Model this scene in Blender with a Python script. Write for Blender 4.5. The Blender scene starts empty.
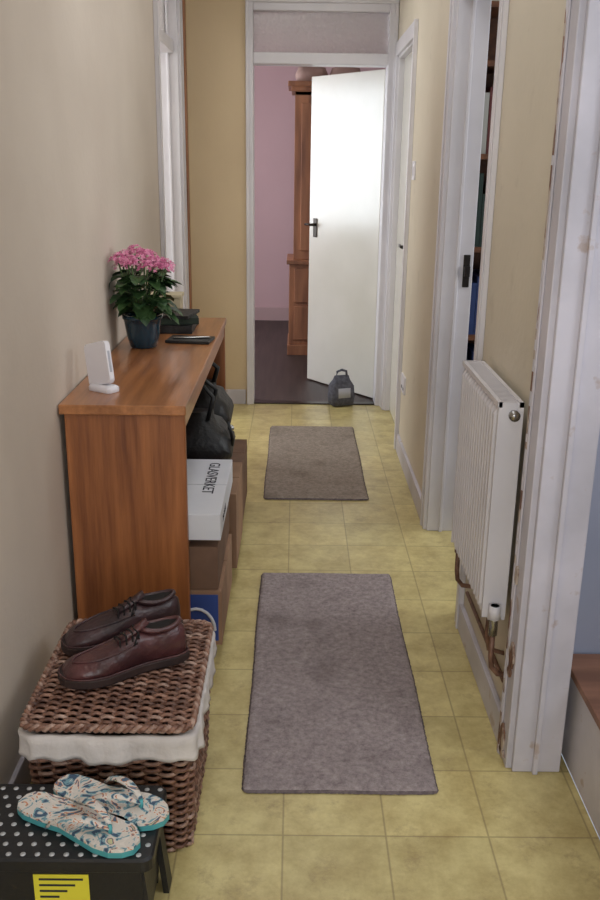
import bpy, math, random
from mathutils import Vector, Matrix
random.seed(7)
scene=bpy.context.scene
scene.view_settings.view_transform='Standard'
try: scene.view_settings.look='None'
except Exception: pass
scene.view_settings.exposure=.16

def sr(r,g,b):
    f=lambda c:(c/255/12.92) if c/255<=0.04045 else ((c/255+0.055)/1.055)**2.4
    return (f(r),f(g),f(b),1)

def mat(name,c1,c2=None,scale=(5,5,5),rough=.6,bump=0,bscale=80,metal=0,lo=.35,hi=.65,detail=5,coat=0,bstretch=None,bdist=.01,spec=.5,nr=.5,fine=None):
    m=bpy.data.materials.new(name); m.use_nodes=True
    nt=m.node_tree; N=nt.nodes; L=nt.links
    b=N['Principled BSDF']
    b.inputs['Roughness'].default_value=rough
    b.inputs['Metallic'].default_value=metal
    b.inputs['Coat Weight'].default_value=coat
    b.inputs['Specular IOR Level'].default_value=spec
    tc=N.new('ShaderNodeTexCoord')
    mp=N.new('ShaderNodeMapping'); mp.inputs['Scale'].default_value=scale
    L.new(tc.outputs['Object'],mp.inputs['Vector'])
    n=N.new('ShaderNodeTexNoise'); n.inputs['Scale'].default_value=1; n.inputs['Detail'].default_value=detail; n.inputs['Roughness'].default_value=nr
    L.new(mp.outputs[0],n.inputs['Vector'])
    r=N.new('ShaderNodeValToRGB')
    r.color_ramp.elements[0].position=lo; r.color_ramp.elements[1].position=hi
    r.color_ramp.elements[0].color=sr(*c1); r.color_ramp.elements[1].color=sr(*(c2 or c1))
    L.new(n.outputs['Fac'],r.inputs['Fac']); col=r.outputs[0]
    if fine:
        nf=N.new('ShaderNodeTexNoise'); nf.inputs['Scale'].default_value=fine[0]; nf.inputs['Detail'].default_value=6
        L.new(tc.outputs['Object'],nf.inputs['Vector'])
        mr=N.new('ShaderNodeMapRange'); mr.inputs[1].default_value=fine[1]; mr.inputs[2].default_value=fine[2]; mr.inputs[4].default_value=fine[4]
        L.new(nf.outputs['Fac'],mr.inputs[0])
        mx=N.new('ShaderNodeMixRGB'); L.new(mr.outputs[0],mx.inputs[0]); L.new(col,mx.inputs[1]); mx.inputs[2].default_value=sr(*fine[3]); col=mx.outputs[0]
    L.new(col,b.inputs['Base Color'])
    if bump:
        n2=N.new('ShaderNodeTexNoise'); n2.inputs['Scale'].default_value=bscale; n2.inputs['Detail'].default_value=3
        if bstretch:
            mp2=N.new('ShaderNodeMapping'); mp2.inputs['Scale'].default_value=bstretch
            L.new(tc.outputs['Object'],mp2.inputs['Vector']); L.new(mp2.outputs[0],n2.inputs['Vector'])
        else: L.new(tc.outputs['Object'],n2.inputs['Vector'])
        bp=N.new('ShaderNodeBump'); bp.inputs['Strength'].default_value=bump; bp.inputs['Distance'].default_value=bdist
        L.new(n2.outputs['Fac'],bp.inputs['Height']); L.new(bp.outputs[0],b.inputs['Normal'])
    return m

class MB:
    def __init__(s): s.v=[];s.f=[];s.mi=[];s.sm=[];s.mats=[];s.M=Matrix.Identity(4)
    def m(s,mt):
        if mt not in s.mats: s.mats.append(mt)
        return s.mats.index(mt)
    def add(s,vs,fs,mt,smooth=False):
        o=len(s.v); s.v+= [tuple(s.M@Vector(v)) for v in vs]; i=s.m(mt)
        for f in fs: s.f.append(tuple(o+k for k in f)); s.mi.append(i); s.sm.append(smooth)
    def box(s,x0,x1,y0,y1,z0,z1,mt):
        vs=[(x,y,z) for z in(z0,z1) for y in(y0,y1) for x in(x0,x1)]
        s.add(vs,[(0,2,3,1),(4,5,7,6),(0,1,5,4),(1,3,7,5),(3,2,6,7),(2,0,4,6)],mt)
    def loft(s,rings,mt,caps=True,smooth=True,closed=True):
        n=len(rings[0]); vs=[p for r in rings for p in r]; fs=[]
        for i in range(len(rings)-1):
            for j in range(n if closed else n-1):
                k=(j+1)%n
                fs.append((i*n+j,i*n+k,(i+1)*n+k,(i+1)*n+j))
        if caps: fs.append(tuple(range(n))[::-1]); fs.append(tuple((len(rings)-1)*n+j for j in range(n)))
        s.add(vs,fs,mt,smooth)
    def tube(s,pts,r,mt,n=6,closed=False,rz=None):
        pts=[Vector(p) for p in pts]; rings=[]; N=len(pts)
        for i,p in enumerate(pts):
            a=pts[(i-1)%N] if (closed or i>0) else p; b=pts[(i+1)%N] if (closed or i<N-1) else p
            t=(b-a).normalized(); up=Vector((0,0,1)) if abs(t.z)<.9 else Vector((1,0,0))
            sx=t.cross(up).normalized(); uz=sx.cross(t).normalized()
            rr=r(i/(max(1,N-1))) if callable(r) else r
            rings.append([tuple(p+sx*math.cos(2*math.pi*j/n)*rr+uz*math.sin(2*math.pi*j/n)*(rz or rr)) for j in range(n)])
        if closed: rings.append(rings[0])
        s.loft(rings,mt,caps=not closed)
    def cyl(s,p0,p1,r,mt,n=16,r1=None):
        r1=r if r1 is None else r1
        s.tube([p0,p1],lambda t:r+(r1-r)*t,mt,n)
    def ball(s,c,r,mt,n=8,sc=(1,1,1)):
        rings=[]
        for i in range(n+1):
            th=math.pi*i/n; rr=max(math.sin(th),.01)
            rings.append([(c[0]+r*sc[0]*rr*math.cos(2*math.pi*j/(n+2)),c[1]+r*sc[1]*rr*math.sin(2*math.pi*j/(n+2)),c[2]+r*sc[2]*math.cos(th)) for j in range(n+2)])
        s.loft(rings,mt)
    def obj(s,name,bevel=0,sub=0,parent=None):
        me=bpy.data.meshes.new(name); me.from_pydata(s.v,[],s.f)
        for mt in s.mats: me.materials.append(mt)
        for p,i,sm in zip(me.polygons,s.mi,s.sm): p.material_index=i; p.use_smooth=sm
        import bmesh
        bm=bmesh.new(); bm.from_mesh(me); bmesh.ops.recalc_face_normals(bm,faces=bm.faces); bm.to_mesh(me); bm.free()
        o=bpy.data.objects.new(name,me); scene.collection.objects.link(o)
        if bevel:
            b=o.modifiers.new('b','BEVEL'); b.width=bevel; b.segments=2; b.limit_method='ANGLE'; b.angle_limit=math.radians(50)
        if parent: o.parent=parent
        return o

def rr(cx,cy,hx,hy,r,z,n=5):
    out=[]
    for (sx,sy,a0) in((1,1,0),(-1,1,90),(-1,-1,180),(1,-1,270)):
        for k in range(n):
            a=math.radians(a0+90*k/(n-1))
            out.append((cx+sx*(hx-r)+r*math.cos(a),cy+sy*(hy-r)+r*math.sin(a),z))
    return out

# ---------------- materials
M_wl=mat('plaster_left',(198,184,169),(210,197,182),(1.5,1.5,1.5),.75,.25,45,bdist=.004)
M_wr=mat('plaster_right',(208,197,176),(219,208,187),(1.5,1.5,1.5),.7,.25,45,bdist=.004,fine=(9,.62,.75,(182,169,147),.35))
M_wf=mat('plaster_far',(212,190,154),(220,198,162),(1.5,1.5,1.5),.7,.2,45,bdist=.004)
M_ceil=mat('ceiling_white',(215,212,206),rough=.8)
M_pink=mat('pink_plaster',(208,174,177),(214,180,183),(1,1,1),.8)
M_grey=mat('stair_wall_paint',(165,168,185),(150,155,172),(2,2,2),.7)
M_pale=mat('side_room_paint',(205,205,195),rough=.8)
M_white=mat('white_gloss_paint',(210,206,209),(222,218,221),(3,3,3),.35,.06,20,bdist=.003)
M_trimw=mat('old_white_paint',(188,184,190),(212,207,214),(4,4,4),.45,.1,30,bdist=.003,fine=(16,.64,.70,(168,142,122),.6))
M_door=mat('door_gloss_white',(214,210,198),(224,220,210),(2,2,2),.2,.1,5,bdist=.004)
M_strip=mat('chipped_paint_edge',(116,84,66),(184,168,154),(25,25,12),.7,.3,60,lo=.45,hi=.52)
M_strip2=mat('flaking_paint',(140,106,86),(204,200,204),(30,30,9),.6,.3,60,lo=.36,hi=.42)
M_carpet=mat('dark_floorboards',(54,43,40),(70,56,52),(30,2,30),.5,.2,100)
M_wood_v=mat('oak_vertical',(112,62,32),(176,110,62),(26,26,1.8),.45,.1,1,lo=.3,hi=.7,nr=.6,bstretch=(120,120,5))
M_wood_h=mat('oak_lengthwise',(132,82,48),(186,124,76),(24,1.6,24),.3,.1,1,lo=.3,hi=.7,nr=.6,bstretch=(120,5,120),coat=.25)
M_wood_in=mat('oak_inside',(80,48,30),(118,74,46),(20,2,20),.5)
M_pine=mat('pine',(126,82,58),(168,114,80),(16,16,2),.45)
def rugm(n,a,c,st): return mat(n,a,c,(60,60,60),.98,.7,420,lo=.32,hi=.68,detail=14,bdist=.005,spec=.05,nr=.8,fine=(6,.54,.72,st,.5))
M_rug=rugm('rug_pile_taupe',(124,112,113),(190,177,175),(108,97,96))
M_rug2=rugm('rug_pile_brown',(128,117,108),(184,171,160),(110,99,90))
M_rugE=mat('rug_edge',(98,88,88),(124,112,112),(80,80,80),.97,.4,300,spec=.1,bdist=.004)
M_black=mat('black_plastic',(22,22,24),(28,28,30),(9,9,9),.45,.1,90)
M_blackl=mat('black_leather',(12,12,13),(20,19,20),(9,9,9),.5,.4,50)
M_metal=mat('dark_metal',(60,55,50),rough=.35,metal=.9)
M_chrome=mat('dull_chrome',(170,168,165),rough=.25,metal=1)
M_copper=mat('tarnished_copper',(100,70,56),(144,110,92),(30,30,30),.5,metal=.3)
M_card=mat('cardboard',(140,108,84),(158,124,98),(8,8,8),.85)
M_cardd=mat('cardboard_dark',(104,78,62),(126,96,76),(8,8,8),.85)
M_wbox=mat('white_carton',(205,205,210),(215,215,218),(5,5,5),.6)
M_blue=mat('blue_print',(44,70,140),rough=.6)
M_yel=mat('yellow_label',(225,215,60),rough=.6)
M_ink=mat('ink',(40,40,50),rough=.7)
W1=mat('wicker_a',(98,64,50),(158,118,98),(40,40,70),.42,.3,200)
W2=mat('wicker_b',(74,46,36),(124,88,70),(40,40,70),.42,.3,200)
W3=mat('wicker_c',(128,94,78),(186,156,140),(40,40,70),.45,.3,200)
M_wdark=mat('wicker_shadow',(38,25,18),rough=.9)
M_cloth=mat('liner_cloth',(200,193,188),(216,209,204),(12,12,12),.9,.5,30)
M_shoe=mat('brown_shoe_leather',(60,34,36),(92,54,54),(14,14,14),.34,.35,70,coat=.12)
M_shoed=mat('dark_shoe_leather',(44,28,31),(70,46,48),(14,14,14),.4,.3,70,coat=.1)
M_sole=mat('shoe_sole',(40,26,24),(54,36,32),(20,20,20),.7)
M_hole_lace=mat('shoe_hole_shade_and_laces',(20,14,13),rough=.9)
M_pot=mat('teal_glaze',(16,44,58),(24,60,76),(8,8,8),.12,coat=.5)
M_leaf=mat('leaf_green',(34,58,34),(72,102,58),(25,25,25),.4)
M_stem=mat('stem_green',(70,96,50),rough=.6)
M_pk1=mat('petal_pink',(212,116,158),(234,154,186),(60,60,60),.6)
M_pk2=mat('petal_deep',(180,74,122),(206,108,150),(60,60,60),.6)
M_soil=mat('soil',(40,28,20),rough=1,bump=.5)
M_plw=mat('router_white',(222,218,222),rough=.35)
M_cream=mat('cream_card',(205,192,160),rough=.6)
M_green=mat('dark_green_cloth',(34,44,36),(46,58,44),(30,30,30),.8)
M_teal=mat('flipflop_rim',(80,165,170),rough=.6)
M_step=mat('stair_wood',(120,84,66),(150,108,86),(3,20,20),.5)
M_fab=mat('grey_fabric',(70,70,80),(96,96,106),(50,50,50),.9,.5,120)
M_fabw=mat('light_fabric',(176,176,184),rough=.9)

def floor_mat():
    m=bpy.data.materials.new('yellow_vinyl_tiles'); m.use_nodes=True
    nt=m.node_tree;N=nt.nodes;L=nt.links;b=N['Principled BSDF']
    tc=N.new('ShaderNodeTexCoord')
    def vm(op,a,v=None):
        n=N.new('ShaderNodeVectorMath'); n.operation=op; L.new(a,n.inputs[0])
        if v is not None: n.inputs[1].default_value=v
        return n.outputs[0]
    p=vm('ADD',tc.outputs['Object'],(.014+.229*20,-1.648+.229*20,0))
    p=vm('MULTIPLY',p,(1/.229,1/.229,0))
    fl=vm('FLOOR',p); fr=vm('FRACTION',p)
    c=vm('SUBTRACT',fr,(.5,.5,0)); c=vm('ABSOLUTE',c)
    sp=N.new('ShaderNodeSeparateXYZ'); L.new(c,sp.inputs[0])
    mx=N.new('ShaderNodeMath'); mx.operation='MAXIMUM'; L.new(sp.outputs[0],mx.inputs[0]); L.new(sp.outputs[1],mx.inputs[1])
    mr=N.new('ShaderNodeMapRange'); mr.inputs[1].default_value=.486; mr.inputs[2].default_value=.497; L.new(mx.outputs[0],mr.inputs[0])
    wn=N.new('ShaderNodeTexWhiteNoise'); L.new(fl,wn.inputs['Vector'])
    ns=N.new('ShaderNodeTexNoise'); ns.inputs['Scale'].default_value=8; ns.inputs['Detail'].default_value=10; ns.inputs['Roughness'].default_value=.75
    L.new(tc.outputs['Object'],ns.inputs['Vector'])
    r1=N.new('ShaderNodeValToRGB'); r1.color_ramp.elements[0].position=.34; r1.color_ramp.elements[1].position=.62
    r1.color_ramp.elements[0].color=sr(180,160,104); r1.color_ramp.elements[1].color=sr(218,203,142)
    L.new(ns.outputs['Fac'],r1.inputs['Fac'])
    hv=N.new('ShaderNodeHueSaturation'); L.new(r1.outputs[0],hv.inputs['Color'])
    mv=N.new('ShaderNodeMapRange'); mv.inputs[3].default_value=.90; mv.inputs[4].default_value=1.06; L.new(wn.outputs['Value'],mv.inputs[0]); L.new(mv.outputs[0],hv.inputs['Value'])
    n3=N.new('ShaderNodeTexNoise'); n3.inputs['Scale'].default_value=9; n3.inputs['Detail'].default_value=12; n3.inputs['Roughness'].default_value=.8; L.new(tc.outputs['Object'],n3.inputs['Vector'])
    r3=N.new('ShaderNodeValToRGB'); r3.color_ramp.elements[0].position=.54; r3.color_ramp.elements[1].position=.72
    r3.color_ramp.elements[0].color=(0,0,0,1); r3.color_ramp.elements[1].color=(.75,.75,.75,1); L.new(n3.outputs['Fac'],r3.inputs['Fac'])
    mm=N.new('ShaderNodeMixRGB'); L.new(r3.outputs[0],mm.inputs[0]); L.new(hv.outputs[0],mm.inputs[1]); mm.inputs[2].default_value=sr(144,118,84)
    ms=N.new('ShaderNodeMixRGB'); sc=N.new('ShaderNodeMath'); sc.operation='MULTIPLY'; sc.inputs[1].default_value=.55
    L.new(mr.outputs[0],sc.inputs[0]); L.new(sc.outputs[0],ms.inputs[0]); L.new(mm.outputs[0],ms.inputs[1]); ms.inputs[2].default_value=sr(122,100,66)
    L.new(ms.outputs[0],b.inputs['Base Color']); b.inputs['Roughness'].default_value=.33
    bp=N.new('ShaderNodeBump'); bp.inputs['Strength'].default_value=.18; bp.inputs['Distance'].default_value=.01
    L.new(ns.outputs['Fac'],bp.inputs['Height']); L.new(bp.outputs[0],b.inputs['Normal'])
    return m
M_floor=floor_mat()

def glass_mat():
    m=bpy.data.materials.new('obscure_glass'); m.use_nodes=True
    nt=m.node_tree;N=nt.nodes;L=nt.links;b=N['Principled BSDF']
    b.inputs['Base Color'].default_value=sr(246,242,240); b.inputs['Roughness'].default_value=.45
    b.inputs['Transmission Weight'].default_value=.78; b.inputs['IOR'].default_value=1.15
    v=N.new('ShaderNodeTexVoronoi'); v.inputs['Scale'].default_value=60
    tc=N.new('ShaderNodeTexCoord'); L.new(tc.outputs['Object'],v.inputs['Vector'])
    bp=N.new('ShaderNodeBump'); bp.inputs['Strength'].default_value=.6; bp.inputs['Distance'].default_value=.01
    L.new(v.outputs['Distance'],bp.inputs['Height']); L.new(bp.outputs[0],b.inputs['Normal'])
    return m
M_glass=glass_mat()

def floral():
    m=bpy.data.materials.new('floral_print'); m.use_nodes=True
    nt=m.node_tree;N=nt.nodes;L=nt.links;b=N['Principled BSDF']
    tc=N.new('ShaderNodeTexCoord')
    n=N.new('ShaderNodeTexNoise'); n.inputs['Scale'].default_value=24; n.inputs['Detail'].default_value=2; n.inputs['Distortion'].default_value=2.5
    L.new(tc.outputs['Object'],n.inputs['Vector'])
    r=N.new('ShaderNodeValToRGB'); cr=r.color_ramp; cr.interpolation='CONSTANT'
    cols=[(0,(60,84,110)),(.38,(120,160,170)),(.44,(214,206,196)),(.54,(222,214,204)),(.58,(206,140,100)),(.62,(80,104,128)),(.70,(200,196,150))]
    cr.elements[0].position=0; cr.elements[0].color=sr(*cols[0][1])
    cr.elements[1].position=cols[1][0]; cr.elements[1].color=sr(*cols[1][1])
    for p,c in cols[2:]:
        e=cr.elements.new(p); e.color=sr(*c)
    L.new(n.outputs['Fac'],r.inputs['Fac']); L.new(r.outputs[0],b.inputs['Base Color']); b.inputs['Roughness'].default_value=.6
    return m
M_floral=floral()

# ---------------- constants
XL=-.632; XR=.55; TW=.11; H=2.45; YE=5.43; YE2=5.55; YB=-1.5
def single(name,boxes,mt,bevel=0):
    b=MB()
    for x in boxes: b.box(*x,mt)
    return b.obj(name,bevel)

single('floor',[(XL-.12,XR+.14,YB,YE+.02,-.05,0)],M_floor)
single('floor_bedroom',[(-2.1,2.3,YE+.02,8.7,-.05,.0)],M_carpet)
single('floor_right_room',[(XR+.14,2.7,2.1,4.45,-.05,0)],M_carpet)
single('floor_left_room',[(-2.6,XL-.12,4.0,YE+.02,-.05,0)],M_carpet)
single('ceiling',[(-2.7,2.8,YB-.1,8.8,H,H+.08)],M_ceil)
LD0,LD1=4.36,5.14
single('wall_left',[(XL-.12,XL,YB,LD0,0,H),(XL-.12,XL,LD1,YE,0,H),(XL-.12,XL,LD0,LD1,2.27,H)],M_wl)
YS=1.895
single('wall_right',[(XR,XR+TW,YB,.9,0,H),(XR,XR+TW,.9,YS,2.0,H),(XR,XR+TW,YS,2.70,0,H),(XR,XR+TW,2.70,3.43,2.0,H),
   (XR,XR+TW,3.43,4.58,0,H),(XR,XR+TW,4.58,5.32,2.0,H),(XR,XR+TW,5.32,YE,0,H)],M_wr)
b=MB(); 
b.box(XL-.12,-.29,YE,YE2,0,H,M_wf); b.box(-.29,.53,YE,YE2,2.27,H,M_wf); b.box(.53,XR+TW,YE,YE2,0,H,M_wf)
b.obj('wall_far')
single('wall_back',[(XL-.12,-.45,YB-.1,YB,0,H),(.4,XR+.11,YB-.1,YB,0,H),(-.45,.4,YB-.1,YB,2.2,H)],M_wl)
single('wall_bedroom_back',[(-2.2,2.4,8.6,8.7,0,H)],M_pink)
single('wall_bedroom_left',[(-2.2,-2.1,YE2,5.8,0,H),(-2.2,-2.1,7.2,8.6,0,H),(-2.2,-2.1,5.8,7.2,0,.85),(-2.2,-2.1,5.8,7.2,2.15,H)],M_pink)
single('wall_bedroom_right',[(2.3,2.4,YE2,8.6,0,H)],M_pink)
single('wall_bedroom_front',[(-2.1,XL-.12,YE+.03,YE2,0,H),(XR+TW,2.3,YE+.03,YE2,0,H)],M_pink)
single('baseboard_bedroom',[(-2.1,2.3,8.58,8.6,0,.12)],mat('bed_skirt',(190,160,160),rough=.5))
single('wall_right_room',[(2.6,2.7,2.1,4.4,0,H),(XR+TW,2.7,4.4,4.5,0,H)],M_pale)
single('wall_stair',[(XR+TW,2.7,2.0,2.1,0,H)],M_grey)
single('wall_stair_side',[(2.6,2.7,YB,2.0,0,H)],M_grey)
single('wall_left_room',[(-2.7,-2.6,4.0,YE,0,H),(-2.7,XL-.12,3.9,4.0,0,H),(-2.7,-2.1,YE,YE2,0,H)],M_pale)

single('baseboard_right',[(XR-.015,XR,YS+.07,2.62,0,.09),(XR-.015,XR,3.50,4.5,0,.09)],M_trimw,.003)
single('baseboard_left',[(XL,XL+.012,YB,LD0-.07,0,.09)],M_trimw,.003)
single('baseboard_far',[(XL,-.30,YE-.015,YE,0,.09)],M_trimw,.003)

# far frame with transom
b=MB()
for x0,x1 in((-.29,-.25),(.50,.545)): b.box(x0,x1,YE-.02,YE2+.01,0,2.27,M_white)
b.box(-.25,.50,YE-.01,YE2,1.955,2.015,M_white); b.box(-.25,.50,YE-.01,YE2,2.225,2.27,M_white)
b.box(-.292,-.272,YE-.03,YE-.02,0,2.3,M_white); b.box(-.292,.548,YE-.03,YE-.001,2.265,2.32,M_white)
b.box(.525,.548,YE-.03,YE-.02,0,2.265,M_white)
b.obj('trim_1',.004)
single('window_2',[(-.25,.50,YE+.04,YE+.048,2.015,2.225)],M_glass)
single('threshold_strip',[(-.25,.50,YE-.005,YE+.05,0,.008)],M_metal,.002)

# bedroom door leaf
b=MB(); ang=math.atan2(.55,-.42)
b.M=Matrix.Translation((.515,5.575,0))@Matrix.Rotation(ang,4,'Z')
Wd=.68
b.box(0,Wd,-.02,.02,.01,1.95,M_door)
for s in(1,-1):
    y=.02*s
    b.box(Wd-.085,Wd-.045,min(y,y+.006*s),max(y,y+.006*s),.97,1.09,M_metal)
    b.cyl((Wd-.065,y,1.05),(Wd-.065,y+.045*s,1.05),.009,M_metal,10)
    b.tube([(Wd-.065,y+.045*s,1.05),(Wd-.04,y+.047*s,1.052),(Wd-.01,y+.045*s,1.05)],.008,M_metal,8)
for z in(.25,1.7): b.cyl((0,-.022,z-.05),(0,-.022,z+.05),.008,M_chrome,8)
b.obj('door_1',.003)

b=MB(); b.box(XR+.03,XR+.07,4.6,5.3,.005,1.98,M_door)
b.box(XR+.024,XR+.03,4.63,4.67,.93,1.08,M_metal); b.cyl((XR+.03,4.65,1.03),(XR-.015,4.65,1.03),.009,M_metal,10)
b.tube([(XR-.015,4.65,1.03),(XR-.017,4.70,1.03),(XR-.015,4.75,1.03)],.008,M_metal,8)
b.obj('door_2',.002)
def frame(name,y0,y1,side,depth,mt,ztop=2.0,arch=.065):
    b=MB(); X=XR if side>0 else XL
    def bx(xa,xb,*r):
        b.box(min(xa,xb),max(xa,xb),*r,mt)
    s=side
    bx(X-.002*s,X+depth*s,y0,y0+.02,0,ztop); bx(X-.002*s,X+depth*s,y1-.02,y1,0,ztop); bx(X-.002*s,X+depth*s,y0+.02,y1-.02,ztop-.02,ztop)
    bx(X-.016*s,X,y0-arch,y0+.006,0,ztop+arch); bx(X-.016*s,X,y1-.006,y1+arch,0,ztop+arch); bx(X-.016*s,X,y0+.006,y1-.006,ztop-.006,ztop+arch)
    bx(X-.021*s,X-.016*s,y0-arch,y0-arch+.018,0,ztop+arch); bx(X-.021*s,X-.016*s,y1+arch-.018,y1+arch,0,ztop+arch)
    bx(X+.045*s,X+.058*s,y1-.032,y1-.02,0,ztop-.02)
    return b,name
b,n=frame('trim_2',4.58,5.32,1,.11,M_white); b.obj(n,.003)
b,n=frame('trim_3',2.64,3.43,1,.112,M_white,2.0,.05)
b.box(XR+.075,XR+.10,3.405,3.41,.99,1.11,M_metal); b.box(XR+.078,XR+.098,3.385,3.405,1.03,1.07,M_metal)
b.obj(n,.003)
b,n=frame('trim_4',.9,YS,1,.115,M_trimw); b.obj(n,.004)
b=MB()
z=0; w=.016
while z<2.04:
    h=random.uniform(.015,.05); w=min(.026,max(.007,w+random.uniform(-.006,.006))); z1=min(z+h,2.06)
    b.box(XR-.0222,XR-.0208,YS+.0655-w,YS+.0655,z,z1,M_strip if random.random()<.5 else M_strip2); z=z1
b.obj('trim_5')
b,n=frame('trim_6',LD0,LD1,-1,.14,M_white,2.27); 
b.box(XL-.12,XL-.02,LD0+.02,LD1-.02,1.97,2.03,M_white); b.obj(n,.003)
single('window_3',[(XL-.07,XL-.06,LD0+.02,LD1-.02,2.03,2.25)],M_glass)
single('trim_7',[(XL,XL+.022,5.26,5.34,0,2.3)],M_pine,.003)
b=MB()
for (y,z,r,rz) in((YS+.02,.30,.022,.035),(YS+.03,.25,.016,.018),(YS+.035,.06,.02,.05),(YS+.045,.5,.010,.03),(YS+.03,.02,.025,.014)):
    pts=[(XR-.0212,y+math.cos(a)*r*random.uniform(.6,1.1),max(.001,z+math.sin(a)*rz*random.uniform(.6,1.1))) for a in [2*math.pi*k/13 for k in range(13)]]
    b.loft([pts,[(p[0]+.005,p[1],p[2]) for p in pts]],M_strip,smooth=False)
b.obj('trim_8')

b=MB()
for x0,x1 in((-.45,-.38),(.33,.4)): b.box(x0,x1,YB-.08,YB-.02,0,2.2,M_white)
b.box(-.38,.33,YB-.08,YB-.02,2.13,2.2,M_white); b.box(-.38,.33,YB-.08,YB-.02,0,.3,M_white); b.box(-.38,.33,YB-.08,YB-.02,1.1,1.18,M_white)
b.obj('door_3',.004)
b=MB()
for y0,y1 in((5.8,5.86),(6.47,6.53),(7.14,7.2)): b.box(-2.17,-2.12,y0,y1,.85,2.15,M_white)
b.box(-2.17,-2.12,5.86,7.14,.85,.91,M_white); b.box(-2.17,-2.12,5.86,7.14,2.09,2.15,M_white)
b.obj('window_1',.003)

# staircase
b=MB()
for i in range(4):
    x=.69+.24*i; z=.265+.19*i
    b.box(x,x+.03,.3,1.99,0 if i==0 else z-.19,z-.02,M_trimw)
    b.box(x-.012,x+.27,.3,1.99,z-.02,z,M_step)
b.obj('staircase',.003)

# bookcase with books in side room
b=MB()
X0,X1,Y0,Y1=.675,1.5,3.62,3.9
b.box(X0,X0+.02,Y0,Y1,0,2.0,M_wood_in); b.box(X1-.02,X1,Y0,Y1,0,2.0,M_wood_in); b.box(X0,X1,Y1-.01,Y1,0,2,M_wood_in)
for z in(.05,.4,.75,1.1,1.45,1.78,1.98): b.box(X0+.02,X1-.02,Y0,Y1-.01,z,z+.02,M_wood_in)
bkc=b.obj('bookcase')
b=MB(); bc=[mat('book_%d'%i,c,rough=.6) for i,c in enumerate([(40,60,110),(90,40,40),(170,170,165),(30,50,44),(25,25,30),(100,80,50),(30,30,36)])]
for z in(.07,.42,.77,1.12,1.47):
    x=X0+.022
    while x<X1-.06:
        w=random.uniform(.018,.04); h=random.uniform(.2,.29)
        b.box(x,x+w-.002,Y0+.02,Y1-.05,z,z+h,random.choice(bc)); x+=w
b.obj('books',parent=bkc)

# bedroom pine wardrobe
b=MB()
b.box(-.06,.95,6.94,7.46,.0,.08,M_pine); b.box(-.05,.94,6.96,7.45,.08,.70,M_pine); b.box(-.07,.96,6.92,7.47,.70,.73,M_pine)
b.box(-.02,.90,6.99,7.45,.73,1.93,M_pine)
for i,(e,z) in enumerate(((.0,1.90),(.025,1.93),(.05,1.96))): b.box(-.02-e,.90+e,6.99-e,7.45,z,z+.035,M_pine)
for z in(.12,.41):
    for x in(-.01,.47): b.box(x,x+.42,6.945,6.96,z,z+.26,M_pine); b.ball((x+.21,6.93,z+.13),.02,M_pine)
for x in(.03,.46): b.box(x,x+.39,6.975,6.99,.8,1.85,M_pine); b.box(x+.07,x+.32,6.968,6.976,.88,1.77,M_pine); b.ball((x+(.35 if x<.1 else .04),6.96,1.3),.018,M_pine)
b.obj('pine_wardrobe',.004)
b=MB(); 
for x in(.0,.25): b.loft([rr(x+.1,7.2,.1,.14,.05,1.996),rr(x+.1,7.2,.12,.16,.06,2.05),rr(x+.1,7.2,.1,.13,.05,2.1),rr(x+.1,7.2,.03,.04,.02,2.12)],mat('folded_blanket_%d'%(x*10),(160,130,120),(180,150,140),(10,10,10),.9))
b.obj('folded_blankets')

# doorstop
b=MB(); b.M=Matrix.Translation((.29,5.42,.0085))@Matrix.Rotation(.35,4,'Z')
b.loft([rr(0,0,.07,.05,.02,.0),rr(0,0,.076,.055,.025,.05),rr(0,0,.07,.05,.02,.12),rr(0,0,.05,.03,.015,.155),rr(0,0,.045,.012,.008,.18)],M_fab)
b.tube([(-.035,0,.17),(-.03,0,.205),(0,0,.215),(.03,0,.205),(.035,0,.17)],.008,M_fab,8)
b.loft([rr(0,-.053,.04,.003,.002,.05),rr(0,-.05,.04,.003,.002,.11)],M_fabw)
b.obj('door_stop')

# rugs
def rug(name,x0,x1,y0,y1,mt):
    nx=int((x1-x0)/.005); ny=int((y1-y0)/.005); b=MB(); vs=[];fs=[];fe=[]
    cr=.02
    for j in range(ny+1):
        for i in range(nx+1):
            x=x0+(x1-x0)*i/nx; y=y0+(y1-y0)*j/ny
            d=min(i,nx-i,j,ny-j)
            z=(.002,.008,.0105)[d] if d<3 else .0115+random.uniform(-.0008,.0008)
            cx=min(max(x,x0+cr),x1-cr); cy=min(max(y,y0+cr),y1-cr)
            dx,dy=x-cx,y-cy; l=math.hypot(dx,dy)
            if dx and dy and l>cr: x=cx+dx/l*cr; y=cy+dy/l*cr
            vs.append((x+.0015*math.sin(y*9)+random.uniform(-.0012,.0012),y+.001*math.sin(x*20)+random.uniform(-.001,.001),z))
    for j in range(ny):
        for i in range(nx):
            k=j*(nx+1)+i; f=(k,k+1,k+nx+2,k+nx+1)
            (fe if min(i,nx-1-i,j,ny-1-j)<1 else fs).append(f)
    b.add(vs,fs,mt,False); n=b.m(M_rugE)
    for f in fe: b.f.append(f); b.mi.append(n); b.sm.append(True)
    return b.obj(name)
rug('rug',-.114,.356,1.785,2.985,M_rug)
rug('rug',-.133,.338,3.745,4.91,M_rug2)

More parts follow.
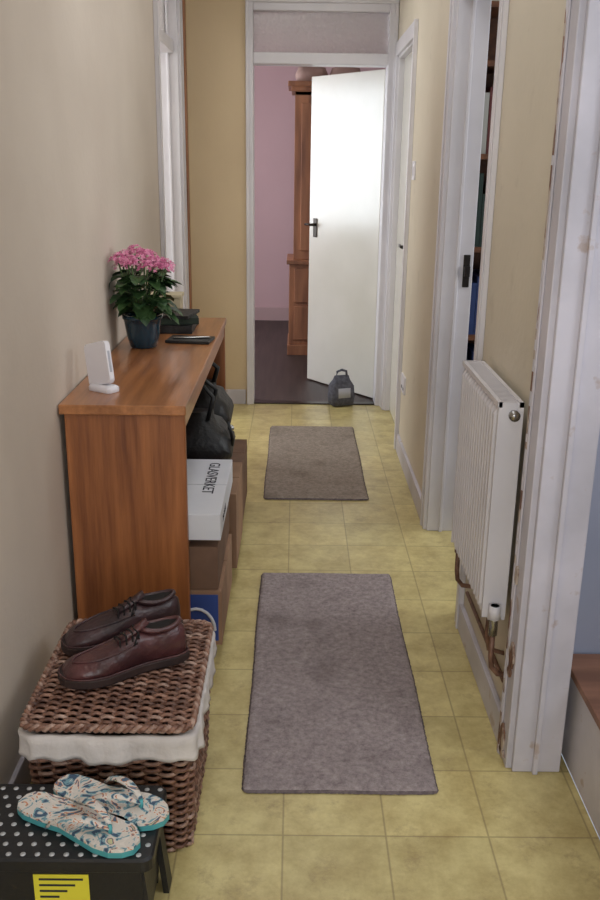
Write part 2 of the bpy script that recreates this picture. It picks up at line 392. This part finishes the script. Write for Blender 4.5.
# sideboard
b=MB(); CY0,CY1=2.33,3.76
b.box(-.617,-.294,CY0,CY0+.028,0,.777,M_wood_v); b.box(-.617,-.294,CY1-.028,CY1,0,.777,M_wood_v)
b.box(-.628,-.289,CY0-.012,CY1+.012,.777,.804,M_wood_h)
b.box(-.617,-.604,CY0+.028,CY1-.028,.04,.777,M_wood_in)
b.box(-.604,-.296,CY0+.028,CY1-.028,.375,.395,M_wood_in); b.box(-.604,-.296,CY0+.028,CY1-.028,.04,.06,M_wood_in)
b.box(-.31,-.296,CY0+.028,CY1-.028,0,.04,M_wood_v); b.box(-.32,-.296,CY0+.028,CY1-.028,.73,.777,M_wood_h)
b.obj('oak_sideboard',.003)

def carton(x0,x1,y0,y1,z0,z1,mt):
    b=MB(); b.box(x0,x1,y0,y1,z0,z1-.003,mt)
    ym=(y0+y1)/2
    b.box(x0,x1,y0,ym-.002,z1-.003,z1,mt); b.box(x0,x1,ym+.002,y1,z1-.003,z1,mt)
    return b
b=carton(-.585,-.205,2.37,2.87,.396,.475,M_wbox); wb=b.obj('white_carton_box',.002)
b=carton(-.585,-.205,2.37,2.80,.061,.235,M_card)
b.box(-.44,-.215,2.3685,2.37,.075,.225,M_blue)
pts=[(-.28+.055*math.cos(t),2.3675,.11+.07*math.sin(t)) for t in [math.pi*k/10 for k in range(11)]]
b.tube(pts,.005,M_wbox,6)
b.obj('cardboard_box',.002)
b=carton(-.58,-.215,2.38,2.83,.237,.37,M_cardd); b.box(-.5,-.3,2.55,2.6,.370,.3705,M_cream); b.obj('cardboard_box',.002)
b=carton(-.58,-.195,2.90,3.25,.061,.34,M_card); b.obj('cardboard_box',.002)
b=carton(-.58,-.20,3.30,3.68,.061,.30,M_cardd); b.obj('cardboard_box',.002)
def text(s,size,loc,rot,parent,mt,name):
    c=bpy.data.curves.new(name,'FONT'); c.body=s; c.size=size; c.extrude=.0004
    o=bpy.data.objects.new(name,c); o.location=loc; o.rotation_euler=rot; c.materials.append(mt)
    scene.collection.objects.link(o); o.parent=parent
text('GLASVERKET',.05,(-.275,2.83,.4757),(0,0,-math.pi/2),wb,M_ink,'print_top')
text('20-3 MIX',.028,(-.2045,2.45,.42),(math.pi/2,0,math.pi/2),wb,M_ink,'print_side')
def bag(b,cx,cy,hx,hy,z0,h,mt,lean=0):
    rings=[]
    for k in range(9):
        t=k/8; s=.86+.2*math.sin(math.pi*min(1,t*1.15))-.25*t*t
        ring=rr(cx+lean*t,cy,hx*s,hy*(s if t<.8 else s*.7),min(hx,hy)*.45,z0+h*t,6)
        rings.append([(p[0]+.006*math.sin(p[1]*60+k*2),p[1]+.006*math.sin(p[0]*50+k),p[2]+.006*math.sin(p[0]*40+p[1]*30)*t) for p in ring])
    b.loft(rings,mt)
b=MB()
bag(b,-.39,3.08,.17,.13,.398,.19,M_blackl)
for dy in(-.06,.06):
    b.tube([(-.30,3.08+dy,.57),(-.28,3.08+dy,.65),(-.33,3.08+dy*.5,.70),(-.405,3.08+dy*.5,.70),(-.455,3.08+dy,.65),(-.465,3.08+dy,.57)],.008,M_blackl,8)
b.tube([(-.227,3.0,.57),(-.215,3.02,.50),(-.22,3.05,.47)],.007,M_blackl,6)
b.ball((-.223,3.06,.53),.012,M_chrome)
b.obj('black_handbag')
b=MB(); bag(b,-.405,3.5,.15,.14,.398,.2,M_blackl)
b.tube([(-.325,3.5,.58),(-.305,3.5,.65),(-.355,3.5,.69),(-.425,3.5,.66),(-.445,3.5,.58)],.01,M_blackl,8)
b.obj('black_handbag')

ZT0=.8045
b=MB(); b.M=Matrix.Translation((-.538,2.48,ZT0))@Matrix.Rotation(math.radians(-33),4,'Z')
b.loft([rr(0,0,.042,.024,.012,0),rr(0,0,.042,.024,.012,.012),rr(0,0,.036,.018,.01,.018)],M_plw)
M0=b.M.copy(); b.M=M0@Matrix.Translation((-.006,0,.016))@Matrix.Rotation(math.radians(-16),4,'Y')@Matrix.Rotation(math.radians(-8),4,'X')
sl=[[(x,y,z) for (x,z,_) in rr(0,.060,.043,.060,.012,0)] for y in(-.009,.009)]
b.loft(sl,M_plw,smooth=False)
b.box(.043,.0435,-.004,.004,.03,.09,M_fabw)
b.obj('wifi_router',.004)

b=MB(); b.box(-.57,-.39,3.38,3.62,ZT0,.835,M_blackl); b.M=Matrix.Translation((-.47,3.50,0))@Matrix.Rotation(.2,4,'Z')
b.box(-.08,.085,-.1,.1,.8355,.86,M_green); b.box(-.078,.083,-.102,-.1,.839,.857,M_green)
b.M=Matrix.Translation((-.46,3.48,0))@Matrix.Rotation(-.15,4,'Z'); b.box(-.07,.07,-.09,.09,.8605,.872,M_blackl)
b.obj('stacked_books',.004)
b=MB(); b.box(-.585,-.465,3.65,3.74,ZT0,.90,M_cream); b.box(-.59,-.46,3.645,3.745,.90,.915,M_cream); b.obj('keepsake_box',.003)
b=MB(); b.M=Matrix.Translation((-.38,3.24,.004))@Matrix.Rotation(-.12,4,'Z')
b.box(-.08,.08,-.055,.055,.8008,.811,M_black); b.box(-.077,.079,-.053,.053,.803,.809,M_cream); b.cyl((-.06,-.02,.815),(.07,.01,.815),.004,M_chrome,8)
b.obj('notebook',.002)

# plant
b=MB(); cx,cy,z0=-.530,3.12,ZT0
prof=[(.040,0),(.046,.004),(.056,.04),(.063,.085),(.066,.10),(.070,.102),(.070,.115),(.062,.115),(.060,.10)]
b.loft([[(cx+r*math.cos(2*math.pi*j/28),cy+r*math.sin(2*math.pi*j/28),z0+z) for j in range(28)] for r,z in prof],M_pot)
b.loft([[(cx+r*math.cos(2*math.pi*j/20),cy+r*math.sin(2*math.pi*j/20),z0+z) for j in range(20)] for r,z in((.061,.100),(.03,.106),(.005,.107))],M_soil)
def leaf(base,dirv,L,W,droop):
    d=Vector(dirv).normalized(); side=d.cross(Vector((0,0,1)));
    side=side.normalized() if side.length>1e-3 else Vector((1,0,0))
    up=side.cross(d).normalized(); vs=[];fs=[]
    n=7
    for i in range(n+1):
        t=i/n; w=W*math.sin(math.pi*min(1,(t*.93+.05)))**.7*(1 if i<n else .1)*(1+.08*(-1)**i)
        c=Vector(base)+d*L*t+Vector((0,0,-droop*t*t*L))
        vs+= [tuple(c-side*w+up*w*.35),tuple(c),tuple(c+side*w+up*w*.35)]
    vs=[(max(x,XL+.004),y,z) for x,y,z in vs]
    for i in range(n):
        k=i*3; fs+=[(k,k+1,k+4,k+3),(k+1,k+2,k+5,k+4)]
    b.add(vs,fs,M_leaf,True)
for i in range(120):
    a=random.uniform(0,2*math.pi); zz=random.uniform(.11,.26); r=random.uniform(.0,.05)+(.02 if zz>.13 else 0)
    e=random.uniform(-.2,.6)
    leaf((cx+r*math.cos(a),cy+r*math.sin(a),z0+zz),(math.cos(a),math.sin(a),e),random.uniform(.055,.082),random.uniform(.020,.029),random.uniform(.1,.6))
for i in range(19):
    a=i*2.4; r=.108*math.sqrt((i+.3)/19); tx,ty,tz=cx+r*math.cos(a),cy+r*math.sin(a),z0+.312+random.uniform(-.016,.018)-3.0*r*r
    tx=max(tx,XL+.036)
    b.tube([(cx+.3*(tx-cx),cy+.3*(ty-cy),z0+.12),(cx+.7*(tx-cx),cy+.7*(ty-cy),z0+.2),(tx,ty,tz-.01)],.003,M_stem,5)
    for k in range(40):
        u=random.uniform(0,2*math.pi); q=random.uniform(0,1)**.5*.031
        px,py=tx+q*math.cos(u),ty+q*math.sin(u); pz=tz+.02-q*q*26+random.uniform(-.003,.004)
        mt=M_pk1 if random.random()<.55 else M_pk2
        ro=random.uniform(0,1.5)
        nv=Vector(((px-tx)*30,(py-ty)*30-.25,1)).normalized()
        e1=nv.cross(Vector((0,1,0))).normalized(); e2=nv.cross(e1)
        for l in range(4):
            t=ro+l*math.pi/2; R=.0075
            def P(rad,an,up=0): 
                v=Vector((px,py,pz))+e1*rad*math.cos(an)+e2*rad*math.sin(an)+nv*up; return tuple(v)
            b.add([(px,py,pz),P(R*.75,t-.55,.001),P(R*1.1,t,.002),P(R*.75,t+.55,.001)],[(0,1,2,3)],mt)
b.obj('potted_kalanchoe')

# wicker basket
b=MB(); BX,BY=-.374,1.79; 
def bd(z):
    t=z/.30; return .157+.013*t,.193+.022*t
def per(z,t,off):
    hx,hy=bd(z); hx+=off; hy+=off; r=.035
    Lx,Ly,C=2*(hx-r),2*(hy-r),math.pi*r/2; T=2*Lx+2*Ly+4*C; s=(t%1)*T
    if s<Lx: return (BX-hx+r+s,BY-hy,z)
    s-=Lx
    if s<C: a=-math.pi/2+s/r; return (BX+hx-r+r*math.cos(a),BY-hy+r+r*math.sin(a),z)
    s-=C
    if s<Ly: return (BX+hx,BY-hy+r+s,z)
    s-=Ly
    if s<C: a=s/r; return (BX+hx-r+r*math.cos(a),BY+hy-r+r*math.sin(a),z)
    s-=C
    if s<Lx: return (BX+hx-r-s,BY+hy,z)
    s-=Lx
    if s<C: a=math.pi/2+s/r; return (BX-hx+r+r*math.cos(a),BY+hy-r+r*math.sin(a),z)
    s-=C
    if s<Ly: return (BX-hx,BY+hy-r-s,z)
    s-=Ly
    a=math.pi+s/r; return (BX-hx+r+r*math.cos(a),BY-hy+r+r*math.sin(a),z)
NS=46; rows=32
for k in range(rows):
    z=.007+.286*k/(rows-1)
    pts=[]; n=NS*4
    for i in range(n):
        t=i/n; off=.0062*math.cos(math.pi*i/4+k*math.pi)
        p=per(z,t,off); pts.append((p[0],p[1],p[2]+random.uniform(-.0012,.0012)))
    b.tube(pts,.0042,random.choice([W1,W1,W2,W3]),6,closed=True,rz=.0048)
for i in range(NS):
    t=(i+.5)/NS
    b.tube([per(z,t,0) for z in(.0,.1,.2,.295)],.004,W2,6)
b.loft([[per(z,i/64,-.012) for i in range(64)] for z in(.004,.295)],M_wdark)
rings=[]
for k,(z,off) in enumerate(((.305,-.005),(.312,.010),(.306,.016),(.285,.014),(.262,.016),(.255,.018),(.257,.009))):
    r=[]
    for i in range(150):
        t=i/150; w=.004*math.sin(2*math.pi*t*13)+.003*math.sin(2*math.pi*t*29+1)
        f=1 if k>=3 else .3
        p=per(.30,t,off+w*f); r.append((p[0],p[1],z+(.006*math.sin(2*math.pi*t*7+.7)+.003*math.sin(2*math.pi*t*23))*(1 if k>=3 else .2)))
    rings.append(r)
b.loft(rings,M_cloth,caps=False)
hx,hy=.174,.222; zt=.325
def dome(x,y): return zt+.010*(1-((x-BX)/hx)**2)*(1-((y-BY)/hy)**2)
sx=.024; nr=int(2*hy/.0098)
for k in range(nr+1):
    y=BY-hy+.006+(2*hy-.012)*k/nr
    pts=[]
    m=int(2*hx/sx*4)
    for i in range(m+1):
        x=BX-hx+2*hx*i/m; pts.append((x,y+random.uniform(-.001,.001),dome(x,y)+.0050*math.cos(math.pi*i/4+k*math.pi)))
    b.tube(pts,.0047,random.choice([W1,W1,W2,W3]),6,rz=.004)
for i in range(int(2*hx/sx)+1):
    x=BX-hx+sx*(i+.5)
    if x<BX+hx: b.tube([(x,BY-hy+2*hy*j/8,dome(x,BY-hy+2*hy*j/8)) for j in range(9)],.004,W2,6)
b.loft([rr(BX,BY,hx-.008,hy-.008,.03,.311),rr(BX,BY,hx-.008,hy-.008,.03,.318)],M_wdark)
for ph in(0,math.pi):
    n=260; pts=[]
    P0=[]
    for (sx_,sy_,a0) in((1,1,0),(-1,1,90),(-1,-1,180),(1,-1,270)):
        for q in range(9):
            a=math.radians(a0+90*q/8); P0.append((BX+sx_*(hx-.03)+.03*math.cos(a),BY+sy_*(hy-.03)+.03*math.sin(a)))
    Ls=[0]
    for i in range(len(P0)):
        a,c=P0[i],P0[(i+1)%len(P0)]; Ls.append(Ls[-1]+math.hypot(a[0]-c[0],a[1]-c[1]))
    for i in range(n):
        s=Ls[-1]*i/n; j=max(q for q in range(len(P0)) if Ls[q]<=s); u=(s-Ls[j])/max(1e-6,Ls[j+1]-Ls[j])
        a,c=P0[j],P0[(j+1)%len(P0)]
        x,y=a[0]+(c[0]-a[0])*u,a[1]+(c[1]-a[1])*u
        w=math.pi*2*i/n*52+ph
        dx,dy=x-BX,y-BY; l=math.hypot(dx,dy)
        pts.append((x+dx/l*.004*math.cos(w),y+dy/l*.004*math.cos(w),zt+.002+.005*math.sin(w)))
    b.tube(pts,.0052,W3 if ph else W1,6,closed=True)
b.obj('wicker_basket')

# shoes
def shoe(name,heel,toe,z,mt,flip=1):
    b=MB(); d=Vector((toe[0]-heel[0],toe[1]-heel[1],0)); L=d.length
    b.M=Matrix.Translation((heel[0],heel[1],z))@Matrix.Rotation(math.atan2(d.y,d.x),4,'Z')
    def lerp(tab,s):
        for (a,va),(c,vc) in zip(tab,tab[1:]):
            if s<=c: return va+(vc-va)*(s-a)/(c-a)
        return tab[-1][1]
    Wt=[(0,.016),(.03,.026),(.1,.033),(.25,.034),(.4,.036),(.55,.043),(.7,.050),(.82,.049),(.92,.040),(.97,.028),(1,.008)]
    Ht=[(0,.078),(.04,.090),(.12,.089),(.3,.082),(.38,.088),(.46,.084),(.6,.066),(.75,.054),(.88,.048),(.95,.038),(1,.014)]
    Ct=[(0,0),(.4,-.002),(.7,.004),(1,-.004)]
    S=[0,.02,.05,.1,.17,.24,.31,.38,.45,.52,.6,.68,.76,.83,.89,.94,.975,1]
    rings=[]
    for s in S:
        w,h,c=lerp(Wt,s),lerp(Ht,s),lerp(Ct,s)*flip
        r=[]
        for j in range(13):
            a=math.pi*j/12; ex=.55 if s>.4 else .4
            narrow=1-(.25 if s<.45 else .0)*math.sin(a)
            yy=w*math.cos(a)*narrow; zz=.018+(h-.018)*math.sin(a)**ex
            r.append((s*L,c+yy,zz))
        r+= [(s*L,c-w*.6,.016),(s*L,c+w*.6,.016)]
        rings.append(r)
    b.loft(rings,mt)
    def outline(e,z):
        o=[]
        for s in S: o.append((s*L+(e if s>.97 else (-e if s<.03 else 0)),lerp(Ct,s)*flip+lerp(Wt,s)+e,z))
        for s in S[::-1]: o.append((s*L+(e if s>.97 else (-e if s<.03 else 0)),lerp(Ct,s)*flip-lerp(Wt,s)-e,z))
        return o
    b.loft([outline(.002,.0),outline(.005,.004),outline(.005,.018),outline(.002,.022)],M_sole,smooth=False)
    b.tube(outline(.003,.023),.0018,mt,5,closed=True)
    op=[(L*(.205+.165*math.cos(t)),.022*math.sin(t),.0905+.004*math.cos(2*t)) for t in [2*math.pi*k/24 for k in range(24)]]
    b.loft([op,[(p[0],p[1]*.9,p[2]+.001) for p in op]],M_hole_lace,smooth=False)  # flat dark disc: shade of the hollow opening put in as colour
    b.tube(op,.0058,mt,8,closed=True)
    ap=[(L*(.55+.36*math.cos(t)),.030*math.sin(t)*1.05) for t in [-math.pi*.62+math.pi*1.24*k/22 for k in range(23)]]
    pts=[]
    for x,y in ap:
        s=x/L; w,h=lerp(Wt,s),lerp(Ht,s); cc=min(.98,abs(y)/w); a=math.acos(cc); pts.append((x,y+lerp(Ct,s)*flip,.019+(h-.018)*math.sin(a)**.55))
    b.tube(pts,.0024,mt,5)
    b.loft([[(L*s,y,z_) for (y,z_) in((-.017,zz),(0,zz+.006),(.017,zz),(.0,zz-.004))] for s,zz in((.31,.106),(.38,.095),(.46,.085),(.56,.072))],mt)
    for s in(.40,.45,.5,.55):
        zz=lerp(Ht,s)+.004
        b.tube([(L*s,-.024,zz-.012),(L*(s+.01),-.012,zz+.001),(L*s,0,zz+.004),(L*(s-.01),.012,zz+.001),(L*s,.024,zz-.012)],.0022,M_hole_lace,5)
    for sg in(1,-1):
        b.tube([(L*.42,0,lerp(Ht,.42)+.009),(L*.40,sg*.02,.092),(L*.45,sg*.034,.070),(L*.42,sg*.032,.076)],.002,M_hole_lace,5)
    return b.obj(name)
ZB=.3448
shoe('brown_shoe',(-.245,1.83),(-.495,1.705),ZB,M_shoe,1)
shoe('brown_shoe',(-.275,1.965),(-.525,1.845),ZB-.001,M_shoed,-1)

# step stool
b=MB(); SX,SY=-.422,1.418; hx,hy=.177,.105; ZT=.012
b.loft([rr(SX,SY,hx-.004,hy-.004,.018,.188+ZT),rr(SX,SY,hx,hy,.02,.192+ZT),rr(SX,SY,hx,hy,.02,.214+ZT),rr(SX,SY,hx-.004,hy-.004,.018,.218+ZT)],M_black,smooth=False)
M_gr=mat('grey_dots',(190,190,190),rough=.5)
for i in range(14):
    for j in range(8):
        x=SX-hx+.016+i*.026+(.013 if j%2 else 0); y=SY-hy+.014+j*.0255
        if x<SX+hx-.01: b.cyl((x,y,.2175+ZT),(x,y,.2188+ZT),.0050,M_gr,12)
for s in(-1,1):
    x=SX+s*(hx-.024)
    b.loft([[(x+s*.02-.006,SY-hy+.004,0),(x+s*.02+.006,SY-hy+.004,0),(x+s*.02+.006,SY-hy+.045,0),(x+s*.02-.006,SY-hy+.045,0)],[(x-.006,SY-hy+.012,.2),(x+.006,SY-hy+.012,.2),(x+.006,SY-hy+.045,.2),(x-.006,SY-hy+.045,.2)]],M_black,smooth=False)
    b.loft([[(x+s*.02-.006,SY+hy-.045,0),(x+s*.02+.006,SY+hy-.045,0),(x+s*.02+.006,SY+hy-.004,0),(x+s*.02-.006,SY+hy-.004,0)],[(x-.006,SY+hy-.045,.2),(x+.006,SY+hy-.045,.2),(x+.006,SY+hy-.012,.2),(x-.006,SY+hy-.012,.2)]],M_black,smooth=False)
    b.box(x-.006,x+.006,SY-hy+.04,SY+hy-.04,.05,.2,M_black)
for y in(SY-hy+.008,SY+hy-.018):
    b.box(SX-hx+.02,SX+hx-.02,y,y+.010,.07,.2,M_black)
    for s in(-1,1): b.box(SX+s*(hx-.05)-.025,SX+s*(hx-.05)+.025,y,y+.010,0,.07,M_black)
b.box(SX-.04,SX+.06,SY-hy+.0065,SY-hy+.008,.12,.192,M_yel)
for k in range(4): b.box(SX-.03,SX+.05-.015*k,SY-hy+.0055,SY-hy+.0065,.180-.013*k,.184-.013*k,M_ink)
b.obj('folding_step_stool')

def flip(name,a,c,z,side):
    b=MB(); d=Vector((c[0]-a[0],c[1]-a[1],0)); L=d.length
    b.M=Matrix.Translation((a[0],a[1],z))@Matrix.Rotation(math.atan2(d.y,d.x),4,'Z')
    T=[(0,.012),(.03,.024),(.1,.032),(.25,.034),(.42,.031),(.6,.038),(.75,.043),(.87,.039),(.95,.027),(1,.010)]
    def ol(e,z):
        up=[(s*L,w+e+ (0.004*side*math.sin(math.pi*s)),z) for s,w in T]; dn=[(s*L,-w-e+(0.004*side*math.sin(math.pi*s)),z) for s,w in T[::-1]]
        return up+dn
    b.loft([ol(0,0),ol(.001,.012)],M_teal,smooth=False); b.loft([ol(.0005,.0121),ol(-.001,.018)],M_floral,smooth=False)
    for sg in(-1,1):
        n=9; pl=[]
        for k in range(n):
            t=k/(n-1); x=L*(.78-.44*t); y=sg*(.003+.036*t**.8); zz=.018+.030*math.sin(math.pi*min(1,t*.85+.12))*(1-.25*t) if k<n-1 else .012
            pl.append((x,y,zz))
        b.tube(pl,lambda t:.004+.006*math.sin(math.pi*t),M_floral,8,rz=.003)
    b.cyl((L*.78,0,.017),(L*.78,0,.034),.004,M_teal,8)
    return b.obj(name)
flip('flip_flop',(-.515,1.455),(-.275,1.335),.2195+ZT,1)
flip('flip_flop',(-.46,1.508),(-.232,1.41),.2195+ZT,-1)

# radiator
b=MB(); Y0,Y1,Z0,Z1=2.01,2.47,.345,.905; xf,xb=XR-.082,XR-.02
prof=[]; nf=15
for k in range(nf):
    y=Y0+.012+(Y1-Y0-.024)*k/nf; w=(Y1-Y0-.024)/nf
    prof+=[(xf+.008,y),(xf+.008,y+w*.25),(xf,y+w*.4),(xf,y+w*.8),(xf+.008,y+w*.95)]
prof.append((xf+.008,Y1-.012))
rows=[]
for z,dx in((Z0,.012),(Z0+.02,.008),(Z0+.035,0),(Z1-.035,0),(Z1-.02,.008),(Z1-.012,.012)):
    rows.append([((x+dx if x>xf+.004 or dx==0 else xf+max(dx,0)),y,z) for x,y in prof])
b.loft(rows,M_white,caps=False,smooth=False,closed=False)
b.box(xf+.021,xf+.026,Y0,Y1,Z0,Z1-.012,M_white)
b.box(xb-.008,xb,Y0,Y1,Z0,Z1-.012,M_white)
for y in(Y0-.004,Y1): b.box(xf+.004,xb,y,y+.004,Z0+.01,Z1,M_white)
b.box(xf+.002,xf+.012,Y0-.004,Y1+.004,Z1-.012,Z1,M_white); b.box(xb-.010,xb,Y0-.004,Y1+.004,Z1-.012,Z1,M_white)
n=36
for k in range(n):
    y=Y0+(Y1-Y0)*k/n; b.box(xf+.012,xb-.010,y,y+.006,Z1-.010,Z1-.002,M_white)
for y in(Y0+.08,Y1-.08): b.box(xb,XR,y,y+.03,Z0+.1,Z1-.1,M_trimw)
b.cyl((xb-.022,Y0-.016,Z1-.03),(xb-.022,Y0,Z1-.03),.013,M_chrome,12)
for y,thermo in((Y0-.02,True),(Y1+.02,False)):
    xc=(xf+xb)/2
    b.cyl((xc,y,Z0+.03),(xc,y+(.03 if thermo else -.03),Z0+.03),.010,M_copper,10)
    b.cyl((xc,y,Z0+.05),(xc,y,Z0-.03),.011,M_chrome if thermo else M_copper,10)
    if thermo: b.cyl((xc,y,Z0+.015),(xc,y,Z0+.05),.015,M_white,14)
    b.tube([(xc,y,Z0-.02),(xc,y,Z0-.09),(xc+.004,y,.225),(xc+.02,y,.205),(XR+.01,y,.20)],.007,M_copper,10)
b.tube([(xc,Y0+.03,Z0+.01),(xc,Y0+.04,Z0-.06),(xc+.01,Y0+.05,.235),(XR+.01,Y0+.05,.22)],.006,M_copper,8)
b.tube([(XR-.010,Y0-.01,.178),(XR-.010,Y0+.2,.172),(XR-.010,Y1+.04,.17)],.006,M_copper,8)
b.obj('radiator')

b=MB(); b.box(XR-.008,XR,4.36,4.445,1.36,1.445,M_plw); b.box(XR-.012,XR-.008,4.39,4.41,1.38,1.42,M_plw); b.obj('light_switch',.002)
b=MB(); b.box(XR-.009,XR,4.33,4.47,.34,.425,M_plw)
for y in(4.35,4.41): b.box(XR-.0095,XR-.009,y,y+.03,.355,.37,M_ink)
b.obj('power_socket',.002)

# ---------------- lights
def area(name,loc,rot,sx,sy,e,col=(1,1,1)):
    l=bpy.data.lights.new(name,'AREA'); l.shape='RECTANGLE'; l.size=sx; l.size_y=sy; l.energy=e; l.color=col
    o=bpy.data.objects.new(name,l); o.location=loc; o.rotation_euler=rot; scene.collection.objects.link(o); return o
R=math.radians
area('daylight_bedroom',(-2.15,6.5,1.5),(0,R(-90),0),1.2,1.3,50,(.86,.93,1))
area('daylight_front_door',(0,YB-.05,1.3),(R(90),0,0),.8,1.7,31,(.92,.96,1))
area('daylight_left_room',(-2.4,4.75,1.6),(0,R(-90),0),1.0,1.0,34,(.95,.98,1))
area('daylight_right_room',(2.4,3.1,1.5),(0,R(90),0),1.2,1.2,24,(.92,.96,1))
area('daylight_stair',(1.6,.9,2.2),(0,R(35),0),.8,.8,14,(.9,.94,1))
area('hall_ceiling_fill',(0,2.9,2.42),(0,0,0),.5,4.0,12.5,(.93,.96,1))  # added unseen fill strip, lifts the ambient level along the hall
w=bpy.data.worlds.new('w'); scene.world=w; w.use_nodes=True
w.node_tree.nodes['Background'].inputs[0].default_value=(.7,.8,1,1); w.node_tree.nodes['Background'].inputs[1].default_value=.6

cam=bpy.data.cameras.new('camera'); co=bpy.data.objects.new('camera',cam); scene.collection.objects.link(co)
cam.sensor_fit='VERTICAL'; cam.angle=2*math.atan(.5); cam.clip_start=.02
Rm=Matrix.Rotation(-.0074,4,'Z')@Matrix.Rotation(R(90-17.57),4,'X')@Matrix.Rotation(R(.8),4,'Z')
co.matrix_world=Matrix.Translation((0,0,1.42))@Rm
scene.camera=co
